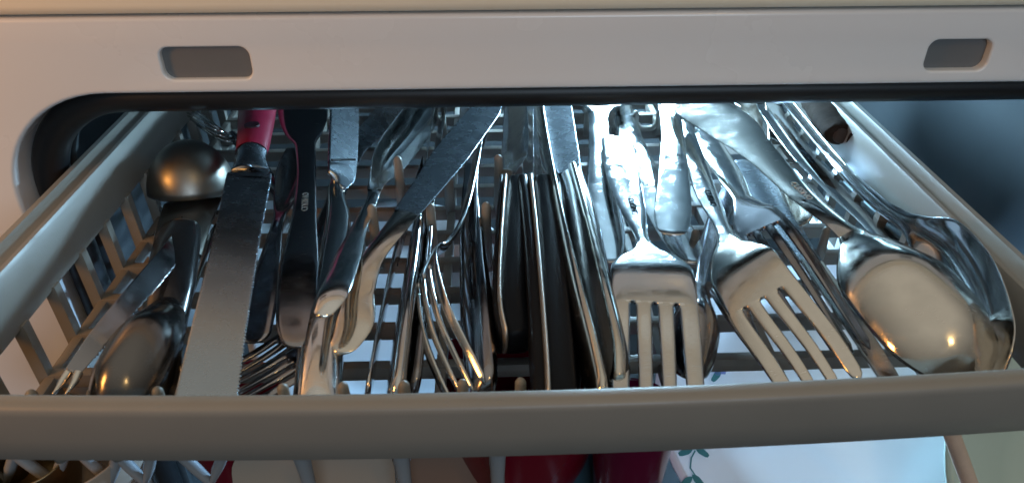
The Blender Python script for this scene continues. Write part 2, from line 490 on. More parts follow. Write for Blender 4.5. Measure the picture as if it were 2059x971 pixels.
# rubber seal: a rounded bead right round the opening
def seal():
    vs, fs = [], []; K = 12; base = None
    for k in range(K):
        a = 2*math.pi*k/K
        o = .0066+.0086*math.cos(a)*(1 if math.cos(a) > 0 else .8); y = YF+.0190+.0100*math.sin(a)
        pts = opening(o); n = len(pts); vs += [Vector((p[0], y, p[1])) for p in pts]
    for k in range(K):
        for i in range(n):
            fs.append([k*n+i, k*n+(i+1) % n, ((k+1) % K)*n+(i+1) % n, ((k+1) % K)*n+i])
    return vs, fs
link('door_seal', *seal(), 'rubber', dw, True)
# inner tub: a rounded lip, then walls, ceiling, floor and back
def tub():
    outl = [opening(.004), opening(.0105), opening(.0125), opening(.011), opening(.004), opening(-.004), opening(-.006), opening(-.006)]
    ys = [YF+.031, YF+.032, YF+.034, YF+.040, YF+.050, YF+.075, YF+.16, YF+.325]
    v, f = ring_wall(outl, ys); n = len(outl[0]); k = (len(ys)-1)*n
    f.append([k+i for i in range(n)]); return v, f
link('tub', *tub(), 'tub', dw, True, 50)
# lamp strip on the tub ceiling, towards the back on the right
zc_in = zt+.006
lamp = box('lamp_housing', (.060, .515, zc_in-.008), (.172, .572, zc_in-.001), 'ledbody', dw, .002)
for cx in (.092, .140):
    v, f = box_data((cx-.016, .528, zc_in-.0210), (cx+.016, .560, zc_in-.0082), .0050)
    link('lamp_lens', v, f, 'led', lamp)
fill_lamp = box('lamp_housing', (.270, .470, zc_in-.008), (.310, .520, zc_in-.001), 'ledbody', dw, .002)  # added light with housing and lens, put in to brighten the left rail
v, f = box_data((.276, .478, zc_in-.024), (.304, .512, zc_in-.0082), .006)
link('lamp_lens', v, f, 'led_fill', fill_lamp)

# ================================================================== the cutlery tray
tray = thing('cutlery_tray', 'pulled out grey beige plastic cutlery tray with slatted sides and tined floor', 'tray', None, (0.008, .35, -.004))
TX0, TX1 = -.2055, .2155            # outer edges of the side rails
TYF, TYB = .190, .545
ZR = .050
def bow(x):                          # the front rim bulges toward the room
    c = (TX0+TX1)/2; h = (TX1-TX0)/2; return TYF-.0225+.0070*min(1.2, abs((x-c)/h))**2.0
# front rim: profile swept along the bow
prof = [(.0026, .0222), (.0018, .0230), (.0002, .0340), (-.0008, .0457), (-.0006, .0473), (.0000, .0482), (.0010, .0487), (.0050, .0489), (.0062, .0483), (.0068, .0469), (.0066, .035), (.0064, .0230), (.0056, .0220), (.0036, .0218)]
def rim():
    vs, fs = [], []; n = len(prof); K = 40
    for i in range(K+1):
        x = TX0+(TX1-TX0)*i/K
        for (dy, z) in prof: vs.append(Vector((x, bow(x)+dy, z)))
    for i in range(K):
        for j in range(n): fs.append([i*n+j, i*n+(j+1) % n, (i+1)*n+(j+1) % n, (i+1)*n+j])
    fs.append(list(range(n))); fs.append([K*n+j for j in range(n)])
    return vs, fs
link('front_rim', *rim(), 'tray', tray, True, 75)
def rail(sg):
    xo = TX0 if sg < 0 else TX1
    # across the rail, from the outside in: a lip, a groove, a ridge, then the tall leaning inner face
    pr = [(0, .030), (0, .0478), (.0012, .0500), (.0038, .0500), (.0052, .0482), (.0098, .0468), (.0112, .0484), (.0130, .0482), (.0138, .0466), (.0166, .0268), (.0163, .0250), (.0142, .0254), (.0110, .0440), (.0040, .0440), (.0030, .030)]
    vs, fs = [], []; n = len(pr); K = 8
    for i in range(K+1):
        y = TYF-.002+(TYB-TYF)*i/K
        for (dx, z) in pr: vs.append(Vector((xo-sg*dx, y, z)))
    for i in range(K):
        for j in range(n): fs.append([i*n+j, i*n+(j+1) % n, (i+1)*n+(j+1) % n, (i+1)*n+j])
    fs.append(list(range(n))); fs.append([K*n+j for j in range(n)])
    return vs, fs
link('side_rail', *rail(-1), 'tray', tray, True, 40)
link('side_rail', *rail(1), 'tray', tray, True, 40)
FX0, FX1 = TX0+.0190, TX1-.0190       # edges of the floor
def slat(sg, y):
    xa = (TX0+.0150) if sg < 0 else (TX1-.0150); xb = FX0 if sg < 0 else FX1
    w, t = .0023, .0026
    vs = []
    for (x, z) in ((xa, .0265), (xa-sg*.0008, .0060), (xa-sg*.0016, -.0200)):
        for dx, dy in ((-t, -w), (t, -w), (t, w), (-t, w)): vs.append(Vector((x+dx, y+dy, z)))
    fs = [[0, 1, 2, 3], [8, 9, 10, 11]]
    for i in range(2):
        for j in range(4): fs.append([i*4+j, i*4+(j+1) % 4, (i+1)*4+(j+1) % 4, (i+1)*4+j])
    return vs, fs
for sg in (-1, 1):
    for k in range(13):
        y = .2150+.02625*k
        if y < TYB-.008 and not (sg > 0 and k == 0): link('side_slat', *slat(sg, y), 'tray', tray, True, 30)
    box('side_beam', ((TX0+.0130) if sg < 0 else (TX1-.0190), TYF+.055, -.0225), ((TX0+.0190) if sg < 0 else (TX1-.0130), TYB, -.0175), 'tray', tray, .0008)
# floor: bars across, stringers along
BAR0, BARS = .2150, .02625
bar_y = [BAR0+BARS*k for k in range(13)]
bar_me = None
def copy_part(o, dx=0, dy=0, dz=0):
    c = o.copy(); col.objects.link(c); c.location = (o.location.x+dx, o.location.y+dy, o.location.z+dz); return c
bar0 = box('crossbar', (FX0-.001, bar_y[0]-.0026, -.0072), (FX1+.001, bar_y[0]+.0026, 0), 'bars', tray, .0010)
for y in bar_y[1:]:
    if y < TYB: copy_part(bar0, 0, y-bar_y[0])
for x in (FX0, -.118, -.070, -.022, .026, .074, .122, FX1):
    box('stringer', (x-.0022, TYF+.018, -.0078), (x+.0022, TYB, -.0010), 'bars', tray, .0008)
box('back_rim', (TX0, TYB-.004, .012), (TX1, TYB, .040), 'tray', tray, .0012)
# tines: a tapered peg with a round tip
def peg_data(x, y, h, r=.0022):
    pts = [(x, y, -.003), (x, y, h*.5), (x, y, h-r*.9), (x, y, h-r*.35), (x, y, h-.00005)]
    return tube_data(pts, [r*1.15, r*1.03, r*.93, r*.62, r*.1], 12)
peg0 = None
def row(xs, y, h, r=.0022):
    first = None
    for x in xs:
        if first is None: first = link('tine', *peg_data(x, y, h, r), 'tray', tray, True); x0 = x
        else: copy_part(first, x-x0)
row([P(px, 762, .032).x for px in (75, 195, 322, 450, 570, 690, 812, 930, 1047)], .1965, .0322, .0022)
box('front_strip', (-.150, .1952, -.0036), (.055, .2005, -.0005), 'bars', tray, .0010)
row([P(px, 405, .0345).x for px in (748, 865, 977)], .3185, .0345, .0025)
row([P(1420, 526, .012).x, P(1690, 512, .012).x, P(1893, 497, .012).x], .3185, .0165)
row([P(px, 309, .034).x for px in (800, 900, 1002)], .3716, .0340, .0026)
# the far comb with U-shaped hollows
comb_x = [P(px, 236, .012).x for px in (1183, 1233, 1281, 1329, 1379)]
for i, x in enumerate(comb_x):
    link('tine', *peg_data(x, .474, .0150, .0023), 'tray', tray)
    if i < len(comb_x)-1:
        x2 = comb_x[i+1]; n = 8
        pts = [(x+(x2-x)*k/n, .474, .0012+.0052*(abs(2*k/n-1)**3)) for k in range(n+1)]
        tube('comb_web', pts, .0022, 'tray', tray, 8)
row([P(1573, 225, .012).x, P(810, 215, .014).x, P(892, 212, .014).x, P(960, 215, .014).x], .474, .0140)

# ================================================================== cutlery, left to right
GS, GF, GK = 'spoons lying in the tray', 'forks lying in the tray', 'table knives in the tray'

# --- ladle
la = Spine([(388, 405, 16, 106, 0, 5, 0), (372, 450, 18, 104, 0, 7, 0), (352, 520, 20, 100, 0, 11, 0), (325, 600, 22, 104, 0, 14, 0), (288, 690, 24, 130, 0, 17, 0), (245, 815, 22, 142, 0, 17, 0)], 0, .7)
t = thing('ladle', 'small steel ladle upside down with a broad black handle, by the left slats', 'ladle', None, base_of(la))
def dome(c, r, squash, axis_tilt, th=.0014, n=32, m=14):
    vs, fs = [], []
    rings = []
    for k in range(m+1):
        a = math.pi/2*k/m; rings.append((r*math.cos(a), r*squash*math.sin(a)))
    inner = [(x*(1-th/r), z-th*.7) for x, z in rings[::-1]]
    prof_ = rings+inner
    mat_ = Matrix.Rotation(R(axis_tilt), 3, 'X')
    for (x, z) in prof_:
        for i in range(n):
            an = 2*math.pi*i/n; vs.append(c+mat_ @ Vector((max(x, 1e-5)*math.cos(an), max(x, 1e-5)*math.sin(an), z)))
    k = len(prof_)
    for j in range(k):
        for i in range(n):
            fs.append([j*n+i, j*n+(i+1) % n, ((j+1) % k)*n+(i+1) % n, ((j+1) % k)*n+i])
    return vs, fs
link('bowl', *dome(P(387, 384, .018), .0228, 1.24, -16), 'ladle', t)
dn = la.d_at(1.2)
link('neck', *la.body(0, la.d_at(2.0), e_lens, 16), 'ladle', t)
lh = Spine([(364, 448, 24, 74, 0, 9), (354, 500, 25, 94, 0, 12), (342, 575, 24, 100, 0, 13), (328, 650, 21, 96, 0, 13), (318, 730, 14, 80, 0, 12), (310, 800, 8, 60, 0, 10)], .8, .7)
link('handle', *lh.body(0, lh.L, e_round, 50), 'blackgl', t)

# --- serrated tomato knife with forked tip
kn, sp = knife('narrow serrated knife leaning on edge between the black ladle handle and the slats',
      [(440, 350, 5, 40, -35, 6), (400, 420, 8, 44, -35, 6), (352, 498, 30, 44, -40, 1.6), (282, 582, 37, 46, -40, 1.4), (205, 672, 39, 42, -40, 1.4), (145, 748, 37, 30, -30, 1.2)], 1.3, None, 'dark', 'dark', False, .8, .2, name='serrated_knife', teeth=(.0016, .0010, 1), nb=220)
for dxp in (0, 26):
    tube('prong', [P(142+dxp*.6, 742+dxp*.3, .0365), P(124+dxp, 768, .036), P(106+dxp, 792, .034)], [.0016, .0013, .0003], 'warm', kn, 8)

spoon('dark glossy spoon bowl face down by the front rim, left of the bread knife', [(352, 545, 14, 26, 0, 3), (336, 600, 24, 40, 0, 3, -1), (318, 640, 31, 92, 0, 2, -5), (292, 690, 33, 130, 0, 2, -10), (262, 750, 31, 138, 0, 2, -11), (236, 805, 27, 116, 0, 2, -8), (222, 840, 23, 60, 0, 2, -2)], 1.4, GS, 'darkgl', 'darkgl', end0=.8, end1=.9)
# --- edge of a dark spoon beside the bread knife
spoon('thin brown steel spoon handle on edge just left of the bread knife blade', [(432, 455, 8, -8, 50, 2), (395, 560, 9, -8, 50, 2), (362, 650, 10, -13, 50, 2.2), (348, 735, 10, -15, 50, 2.2), (352, 800, 10, -14, 50, 2.2)], 1.0, GS, 'warm', bfirst=True)

# --- bread knife with red handle
bk = Spine([(523, 150, 40, 74, 0, 15), (518, 215, 42, 76, 0, 15), (510, 285, 43, 66, 0, 14), (503, 320, 43, 62, 0, 11), (503, 345, 43, 80, -7, 7), (500, 358, 43, 90, -7, 2.2), (476, 480, 41, 93, -7, 2), (444, 640, 38, 108, -7, 1.8), (418, 780, 34, 124, -7, 1.6), (408, 838, 31, 128, -7, 1.5)], .7, .25)
t = thing('bread_knife', 'bread knife with red riveted handle and wide grey serrated blade', 'knife', None, base_of(bk))
d1, d2 = bk.d_at(2.55), bk.d_at(5.0)
link('handle', *bk.body(0, d1, e_round, 40), 'red', t); link('bolster', *bk.body(d1, d2, e_lens, 24), 'satin', t)
link('blade', *bk.body(d2, bk.L, e_blade, 420, (d2+.004, bk.L-.004, .00165, .0009, 1)), 'satin', t)
for (px, py) in ((512, 275), (522, 208)):
    p, T, S, N = bk.frame(bk.t_at(bk.d_at(1.85 if py > 250 else .9)))
    v, f = tube_data([p+N*.0064, p+N*.0076], [.0042, .0040], 16); link('rivet', v, f, 'rivet', t, True, 40)

# --- dark big fork and neighbours
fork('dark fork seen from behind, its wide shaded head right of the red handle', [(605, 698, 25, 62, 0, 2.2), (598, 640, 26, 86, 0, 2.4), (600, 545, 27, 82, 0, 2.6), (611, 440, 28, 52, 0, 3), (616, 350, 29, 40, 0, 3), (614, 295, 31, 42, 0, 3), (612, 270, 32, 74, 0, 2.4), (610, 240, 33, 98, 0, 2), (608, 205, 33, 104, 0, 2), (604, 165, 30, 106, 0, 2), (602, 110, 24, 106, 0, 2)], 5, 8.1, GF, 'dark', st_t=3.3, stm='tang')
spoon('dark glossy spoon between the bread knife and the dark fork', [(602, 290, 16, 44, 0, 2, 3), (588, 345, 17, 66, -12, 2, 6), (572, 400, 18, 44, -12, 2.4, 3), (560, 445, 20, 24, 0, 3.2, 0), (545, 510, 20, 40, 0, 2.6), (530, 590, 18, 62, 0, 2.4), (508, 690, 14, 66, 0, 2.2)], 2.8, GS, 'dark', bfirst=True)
# --- pile of tines at the bottom left
for i, (a, b, z) in enumerate((((640, 650), (455, 772), 9), ((655, 690), (470, 800), 15))):
    mx, my = (a[0]+b[0])/2, (a[1]+b[1])/2
    fork(('lower' if i == 0 else 'upper')+' of two dark forks piled under the bread knife near the front rim', [(a[0]+70, a[1]-110, z, 44, 0, 2), (a[0], a[1], z, 26, 0, 2.6), (a[0]-28, a[1]+18, z+2, 52, 0, 2), (mx+10, my, z+2, 66, 0, 1.8), (b[0], b[1], z-1, 66, 0, 1.6)], 1.1, 2.7, GF, 'dark')

# --- knife with the pale blade and big round handle
kk, sp = knife('steel knife with pale blade up and thick rounded mirror handle', [(694, 150, 30, 54, -36, 1.8), (693, 220, 30, 58, -36, 1.8), (690, 310, 29, 60, -36, 2), (686, 356, 27, 56, -30, 2.4), (676, 385, 22, 34, 0, 5), (680, 440, 22, 50, 0, 7), (668, 540, 22, 66, 0, 9), (650, 650, 22, 88, 0, 12), (640, 780, 20, 98, 0, 13), (636, 835, 19, 98, 0, 13)], 3.4, GK, 'satin', 'bright', True, .4, .5, ef=e_round)
a_, b_ = P(667, 322, .0345), P(714, 321, .0285)
tube('blade_groove', [a_, b_], .0007, 'black', kk, 8)

# --- teaspoon with bright leaf handle
spoon('teaspoon with bright leaf-shaped handle end lying over the thick mirror handle', [(872, 190, 14, 40, -35, 1.4, 3), (838, 245, 17, 76, -35, 1.4, 10), (790, 310, 21, 74, -35, 1.4, 9), (757, 368, 25, 34, -20, 2.2, 2), (750, 398, 26, 24, 0, 3, 0), (722, 458, 29, 32, 0, 3), (698, 520, 36, 52, 0, 3.2), (672, 585, 43, 58, 0, 3.2), (645, 638, 42, 34, 0, 2.6)], 3.5, GS, 'bright', bfirst=True, ef=e_lens)

# --- table knife lying diagonally
knife('butter knife lying diagonally, round blade tip up right and curved handle', [(990, 203, 37, 34, 0, 1.6), (968, 232, 37, 56, 0, 1.8), (915, 300, 38, 64, 0, 1.9), (860, 375, 39, 54, 0, 2.2), (800, 452, 38, 42, 0, 3.2), (752, 515, 35, 42, 0, 4), (722, 585, 31, 62, 0, 4), (712, 650, 28, 76, 0, 3.8), (678, 712, 25, 50, 0, 3.2)], 3.7, GK, 'satin', 'warm')
# --- grey blade in the back
knife('flat grey knife blade far back between pale blade and teaspoon bowl', [(812, 190, 3, 30, 0, 1.6), (782, 222, 3, 44, -15, 1.6), (742, 268, 3, 46, -15, 1.8), (710, 318, 3, 30, 0, 3), (665, 420, 3, 34, 0, 3), (620, 520, 3, 40, 0, 3)], 2.6, GK, 'satin', 'dark')

# --- edge-on knives in the middle
knife('thin table knife standing on edge between two front tines, left of the middle', [(850, 330, 14, -16, 82, 2.2), (805, 480, 14, -16, 82, 2.4), (772, 620, 14, -15, 82, 2.6), (738, 800, 14, -14, 82, 2.8)], 1.2, GK, 'satin', 'steel', ef=e_round)
knife('long table knife on edge with bright spine, under the diagonal butter knife', [(882, 170, 20, -19, 78, 2), (862, 290, 20, -19, 78, 2.2), (846, 400, 20, -17, 78, 4), (832, 520, 20, -17, 76, 6.5), (812, 660, 20, -20, 76, 7.5), (792, 820, 18, -19, 76, 7)], 2.0, GK, 'steel', 'steel', ef=e_round)
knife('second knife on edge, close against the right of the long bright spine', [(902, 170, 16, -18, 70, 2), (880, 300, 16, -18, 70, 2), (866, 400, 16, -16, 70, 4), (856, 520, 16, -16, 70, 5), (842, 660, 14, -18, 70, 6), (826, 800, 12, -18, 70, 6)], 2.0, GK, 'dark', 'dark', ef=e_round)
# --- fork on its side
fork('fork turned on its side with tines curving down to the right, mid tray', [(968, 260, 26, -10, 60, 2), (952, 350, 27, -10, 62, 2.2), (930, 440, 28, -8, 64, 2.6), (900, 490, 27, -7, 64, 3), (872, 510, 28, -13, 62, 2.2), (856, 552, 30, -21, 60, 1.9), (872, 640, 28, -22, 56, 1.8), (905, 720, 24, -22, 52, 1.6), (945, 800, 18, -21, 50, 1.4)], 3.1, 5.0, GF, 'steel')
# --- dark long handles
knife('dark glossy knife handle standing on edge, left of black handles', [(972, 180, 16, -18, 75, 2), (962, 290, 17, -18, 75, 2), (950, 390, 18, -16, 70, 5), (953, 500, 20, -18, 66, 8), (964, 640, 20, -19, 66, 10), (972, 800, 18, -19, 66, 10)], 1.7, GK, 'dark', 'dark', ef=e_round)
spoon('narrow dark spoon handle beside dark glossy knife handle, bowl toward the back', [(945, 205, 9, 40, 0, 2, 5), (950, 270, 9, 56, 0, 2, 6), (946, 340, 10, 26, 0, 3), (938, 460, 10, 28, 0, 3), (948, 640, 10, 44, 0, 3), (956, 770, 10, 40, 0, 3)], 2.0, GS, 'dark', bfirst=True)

# --- black-handled steak knives on edge
def steak(label, tang, wl, wr, y0, blade, dz, endz):
    sp0 = Spine([(*q, z+1.4, -18, 88, 2.0) for q, z in tang], .5, .6)
    t = thing('steak_knife', label, 'knife', 'black handled steak knives', base_of(sp0))
    link('tang', *sp0.body(0, sp0.L, e_flat, 30), 'tang', t)
    for off, wd in ((-1, wl), (1, wr)):
        spn = Spine([(q[0]+off*(wd/2+4.0), q[1], z-1.0, -17, 88, wd*.36/1500*1000*1.08) for q, z in tang], .5, .6)
        link('handle_scale', *spn.body(0, spn.L, lambda u: max(0, 1-abs(u)**8)**.5, 36), 'black', t)
    bl = Spine(blade, .7, 0)
    link('blade', *bl.body(0, bl.L, e_blade, 60), 'bright', t)
    return t
steak('black handled steak knife with rounded butt, left one of the pair', [((1017, 372), 29), ((1009, 480), 29), ((1004, 590), 27), ((1007, 650), 25), ((1018, 700), 22)], 9, 44, 0,
      [(1034, 150, 30, -21, 50, 1.5), (1036, 230, 30, -22, 48, 1.5), (1034, 320, 30, -22, 44, 1.6), (1024, 376, 29, -18, 70, 1.8)], 0, 0)
steak('black handled steak knife reaching under the front rim, right one of the pair', [((1066, 372), 32), ((1077, 480), 32), ((1087, 600), 31), ((1097, 740), 28), ((1101, 830), 26)], 22, 44, 0,
      [(1064, 150, 33, -19, 74, 1.4), (1063, 230, 33, -20, 74, 1.5), (1063, 320, 33, -19, 74, 1.7), (1066, 376, 32, -17, 80, 1.8)], 0, 0)
steak('third steak knife, half hidden right of the pair, shiny ribbed blade', [((1104, 385), 16), ((1116, 500), 16), ((1128, 640), 15), ((1140, 800), 14)], 14, 20, 0,
      [(1085, 150, 17, -19, 55, 1.4), (1090, 250, 17, -20, 50, 1.5), (1098, 340, 17, -18, 55, 1.7), (1104, 388, 16, -16, 80, 1.8)], 0, 0)

knife('long knife on edge with smooth rounded brown spine, right of steak knives', [(1078, 150, 36, -16, 80, 3), (1090, 260, 36, -17, 80, 3.4), (1112, 400, 36, -18, 80, 4), (1145, 560, 34, -18, 78, 5.4), (1180, 700, 31, -18, 78, 6), (1206, 820, 28, -18, 78, 6)], 1.8, GK, 'steel', 'warm', ef=e_round, efb=e_round)
knife('knife with broad shiny blade at the seal and black glossy handle edged in steel', [(1112, 150, 30, 56, 14, 1.6), (1122, 230, 30, 60, 14, 1.7), (1134, 310, 30, 62, 16, 2), (1148, 352, 30, 48, 25, 5), (1168, 440, 29, 64, 35, 10), (1192, 580, 27, 76, 40, 12), (1222, 715, 24, 78, 40, 12), (1236, 790, 20, 66, 40, 10)], 2.9, GK, 'satin', 'blackgl', ef=e_round)
spoon('steel handle with bright right edge curving down beside black glossy handle', [(1150, 330, 34, -5, 60, 4), (1180, 440, 34, -5, 60, 4), (1215, 580, 32, -6, 60, 5), (1238, 690, 29, -7, 60, 5), (1240, 770, 25, -8, 60, 5)], 1.0, GS, 'warm', ef=e_round)

# --- bright handles under the lamp
fork('fork with the brightest blown out handle, pointing to the front rim', [(1227, 530, 15, 44, 0, 2.2), (1220, 465, 16, 72, 0, 2.6), (1212, 400, 17, 68, 0, 2.8), (1206, 300, 19, 46, 0, 3), (1204, 238, 21, 40, 0, 3), (1204, 217, 22, 58, 0, 2.4), (1204, 204, 22, 112, 0, 2), (1204, 150, 21, 112, 0, 2), (1204, 110, 16, 112, 0, 2)], 4.4, 7.0, GF, 'bright', ef=e_lens)
fork('largest fork nearest the middle, broad head and four tines over the front rim', [(1228, 272, 25, 40, 0, 2.2), (1250, 345, 25, 64, 0, 2.6), (1272, 420, 26, 50, 0, 3), (1290, 478, 28, 28, 0, 3.4), (1297, 500, 30, 44, 0, 3), (1304, 516, 32, 112, 0, 2.4), (1311, 545, 33, 166, 0, 2.2), (1316, 605, 31, 174, 0, 2), (1320, 700, 27, 184, 0, 1.9), (1323, 790, 26, 192, 0, 1.7), (1324, 842, 27, 196, 0, 1.5)], 3.6, 7.05, GF, 'bright', ef=e_lens, st_t=2.0, gap=(.26, .44))
spoon('long spoon handle with stamp sloping under the round ended handle', [(1238, 150, 12, 40, 0, 2.4), (1256, 235, 12, 42, 0, 2.8), (1280, 310, 12, 52, 0, 2.8), (1318, 395, 11, 66, 0, 2.6), (1362, 470, 10, 68, 0, 2.4), (1400, 530, 9, 46, 0, 2.2)], 1.0, GS, 'bright', ef=e_lens, st_t=1.9, bfirst=True)
fork('fork with bright round-ended handle toward the viewer, between stamped handles', [(1350, 474, 28, 56, 0, 2.2), (1353, 425, 28, 76, 0, 2.6), (1355, 350, 28, 62, 0, 2.8), (1352, 265, 28, 46, 0, 3), (1347, 226, 29, 42, 0, 3), (1345, 208, 30, 62, 0, 2.4), (1344, 196, 30, 110, 0, 2), (1342, 150, 29, 112, 0, 2), (1340, 115, 25, 112, 0, 2)], 4.4, 7.0, GF, 'bright', ef=e_lens, end0=.9)
fork('tilted fork whose stamped handle leads to tines pointing right over pale plate', [(1366, 232, 23, 34, 0, 2.2), (1388, 300, 24, 44, 0, 2.6), (1422, 392, 25, 42, 0, 3), (1452, 455, 27, 30, 0, 3.4), (1466, 484, 29, 46, 14, 3), (1476, 506, 31, 96, 28, 2.4), (1494, 540, 32, 146, 34, 2.2), (1540, 612, 29, 160, 32, 2), (1610, 705, 24, 168, 24, 1.8), (1665, 790, 19, 172, 16, 1.6)], 3.7, 6.85, GF, 'warm', mh='bright', ef=e_lens, st_t=2.15, gap=(.28, .50))
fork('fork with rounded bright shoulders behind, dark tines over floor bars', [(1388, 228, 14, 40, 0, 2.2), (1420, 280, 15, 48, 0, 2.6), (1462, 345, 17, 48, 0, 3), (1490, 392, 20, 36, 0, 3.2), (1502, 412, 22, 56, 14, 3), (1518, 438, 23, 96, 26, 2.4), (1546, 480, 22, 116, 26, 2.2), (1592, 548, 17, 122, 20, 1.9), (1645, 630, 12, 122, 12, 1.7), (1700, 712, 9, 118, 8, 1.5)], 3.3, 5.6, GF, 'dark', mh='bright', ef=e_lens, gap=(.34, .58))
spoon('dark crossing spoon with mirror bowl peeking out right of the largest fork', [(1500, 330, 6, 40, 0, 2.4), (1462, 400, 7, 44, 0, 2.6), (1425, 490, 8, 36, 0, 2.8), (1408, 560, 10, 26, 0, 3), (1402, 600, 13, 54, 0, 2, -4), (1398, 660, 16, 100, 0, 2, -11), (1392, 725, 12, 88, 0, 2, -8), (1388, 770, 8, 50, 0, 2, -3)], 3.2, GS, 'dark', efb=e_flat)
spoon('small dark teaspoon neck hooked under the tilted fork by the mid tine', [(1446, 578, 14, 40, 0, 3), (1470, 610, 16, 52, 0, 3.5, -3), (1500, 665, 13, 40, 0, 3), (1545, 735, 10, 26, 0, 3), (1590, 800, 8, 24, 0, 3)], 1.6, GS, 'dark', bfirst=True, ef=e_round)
knife('pale ended table knife running under fork and serving spoon toward front', [(1488, 322, 8, 44, 0, 2.4), (1520, 362, 8, 68, 0, 2.6), (1562, 425, 8, 56, 0, 3), (1625, 515, 8, 38, 0, 3), (1690, 610, 8, 40, 0, 1.8), (1760, 715, 8, 40, 0, 1.6), (1806, 790, 8, 36, 0, 1.5)], 3.1, GK, 'warm', 'satin', bfirst=False)

# --- serving spoon
spoon('big serving spoon lying face down, its domed back reflecting warm light', [(1376, 178, 40, 62, 12, 2.4), (1412, 216, 40, 84, 14, 2.6), (1466, 252, 40, 82, 14, 2.8), (1532, 312, 41, 56, 10, 3.2), (1610, 390, 42, 42, 4, 3.6), (1686, 452, 43, 34, 0, 4), (1716, 476, 42, 48, 0, 3.4, -1), (1754, 510, 41, 120, 4, 2.2, -6), (1810, 575, 39, 200, 8, 2, -12), (1880, 655, 34, 206, 8, 2, -13), (1940, 722, 28, 156, 4, 2, -9), (1975, 764, 24, 80, 0, 2, -3)], 5.8, GS, 'warm', st_t=4.0, stm='tang', ef=e_lens, end0=.7, end1=.8)
# --- serving spoon on its side
spoon('large spoon on its side with yellow lit rim, beside the right rail', [(1550, 165, 34, -8, 86, 2.0), (1608, 238, 34, -8, 86, 2.0), (1690, 336, 35, -8, 86, 2.2), (1765, 408, 36, -8, 84, 2.6), (1816, 443, 37, -9, 80, 2.8), (1848, 468, 38, -17, 74, 2.2, 3), (1886, 508, 39, -32, 72, 1.8, 8), (1930, 590, 37, -38, 70, 1.8, 10), (1966, 690, 33, -34, 68, 1.8, 8), (1988, 770, 29, -16, 68, 1.8, 2)], 4.6, GS, 'steel', ef=e_lens)
fork('steel handle with stamp curving from a wide loop, right of serving handle', [(1838, 520, 16, 60, 10, 2), (1792, 478, 18, 46, 0, 2.4), (1738, 432, 19, 36, 0, 3), (1680, 378, 20, 38, 0, 3), (1612, 306, 21, 42, 0, 2.8), (1564, 240, 22, 44, 0, 2.6), (1546, 205, 22, 52, 0, 2.4), (1560, 160, 22, 60, 0, 2.2), (1580, 130, 20, 64, 0, 2.0)], 5.8, 7.2, GF, 'steel', st_t=3.85, ef=e_lens)
knife('pale pointed knife tip between stamped handle and spoon on its side', [(1684, 362, 12, 16, 0, 1.6), (1715, 392, 12, 34, 0, 1.6), (1752, 436, 12, 38, 0, 1.8), (1792, 484, 11, 32, 0, 3), (1870, 580, 9, 36, 0, 4), (1950, 690, 8, 40, 0, 4)], 2.6, GK, 'satin', 'dark')
fork('small fork at the back under the seal, its tines pointing left', [(1680, 350, 6, 30, 0, 2.4), (1612, 300, 6, 24, 0, 2.6), (1568, 270, 7, 34, 0, 2.4), (1545, 254, 7, 58, 0, 2), (1505, 230, 6, 66, 0, 1.8), (1432, 190, 6, 66, 0, 1.6)], 1.9, 3.6, GF, 'steel', gap=(.34, .6))
spoon('narrow brown edge of a spoon, back centre-right, over the small fork', [(1498, 160, 18, -14, 55, 2), (1512, 205, 18, -20, 55, 2, 3), (1528, 250, 16, -14, 55, 2.4, 2), (1545, 300, 14, -7, 55, 2.6), (1570, 360, 12, -8, 50, 2.6), (1620, 450, 10, -12, 40, 2.6)], 2.8, GS, 'warm', bfirst=True)

# --- serrated knife with charred handle against the right rail
sk = Spine([(1600, 120, 40, 66, 0, 15), (1634, 178, 40, 66, 0, 15), (1664, 230, 40, 62, 0, 15), (1692, 274, 39, 54, 0, 13)], .5, .35)
t = thing('wooden_handled_knife', 'serrated knife with rough charred wooden handle by the right rail', 'knife', None, base_of(sk))
v, f = sk.body(0, sk.L, e_round, 40)
for q in v: q += Vector((random.uniform(-1, 1), random.uniform(-1, 1), random.uniform(-1, 1)))*.0005
link('handle', v, f, 'wood', t)
p, T, S, N = sk.frame(2.93)
v, f = tube_data([p+T*.0006, p+T*.0026, p+T*.0034], [.0048, .0044, .0030], 14); link('handle_end', v, f, 'woodend', t)
sb = Spine([(1700, 288, 36, -15, 86, 1.6), (1752, 340, 35, -16, 86, 1.5), (1812, 392, 34, -16, 86, 1.5), (1872, 440, 33, -14, 86, 1.4), (1940, 500, 31, -8, 86, 1.3)], .3, .8)
link('blade', *sb.body(0, sb.L, e_blade, 240, (.003, sb.L-.003, .0024, .0016, 1)), 'dark', t)

# --- whisk in the back left
tw = thing('whisk', 'small wire whisk in the back left corner behind the ladle bowl', 'whisk', None, tuple(P(430, 250, .01)))
for k in range(6):
    a = (k-2.5)/2.5
    pts = []
    for j in range(15):
        s = j/14; cx = 470-130*s+ (10*a); cy = 275-62*s
        off = 46*math.sin(math.pi*min(1, s*1.02))*a
        pts.append(P(cx+off*.45, cy+off*.75, .020+.012*math.sin(math.pi*s)*math.cos(a*1.4)))
    tube('wire', pts, .0006, 'steel', tw, 6)
tube('handle', [P(466, 272, .02), P(520, 330, .016), P(570, 400, .010)], [.003, .004, .0045], 'dark', tw, 10)

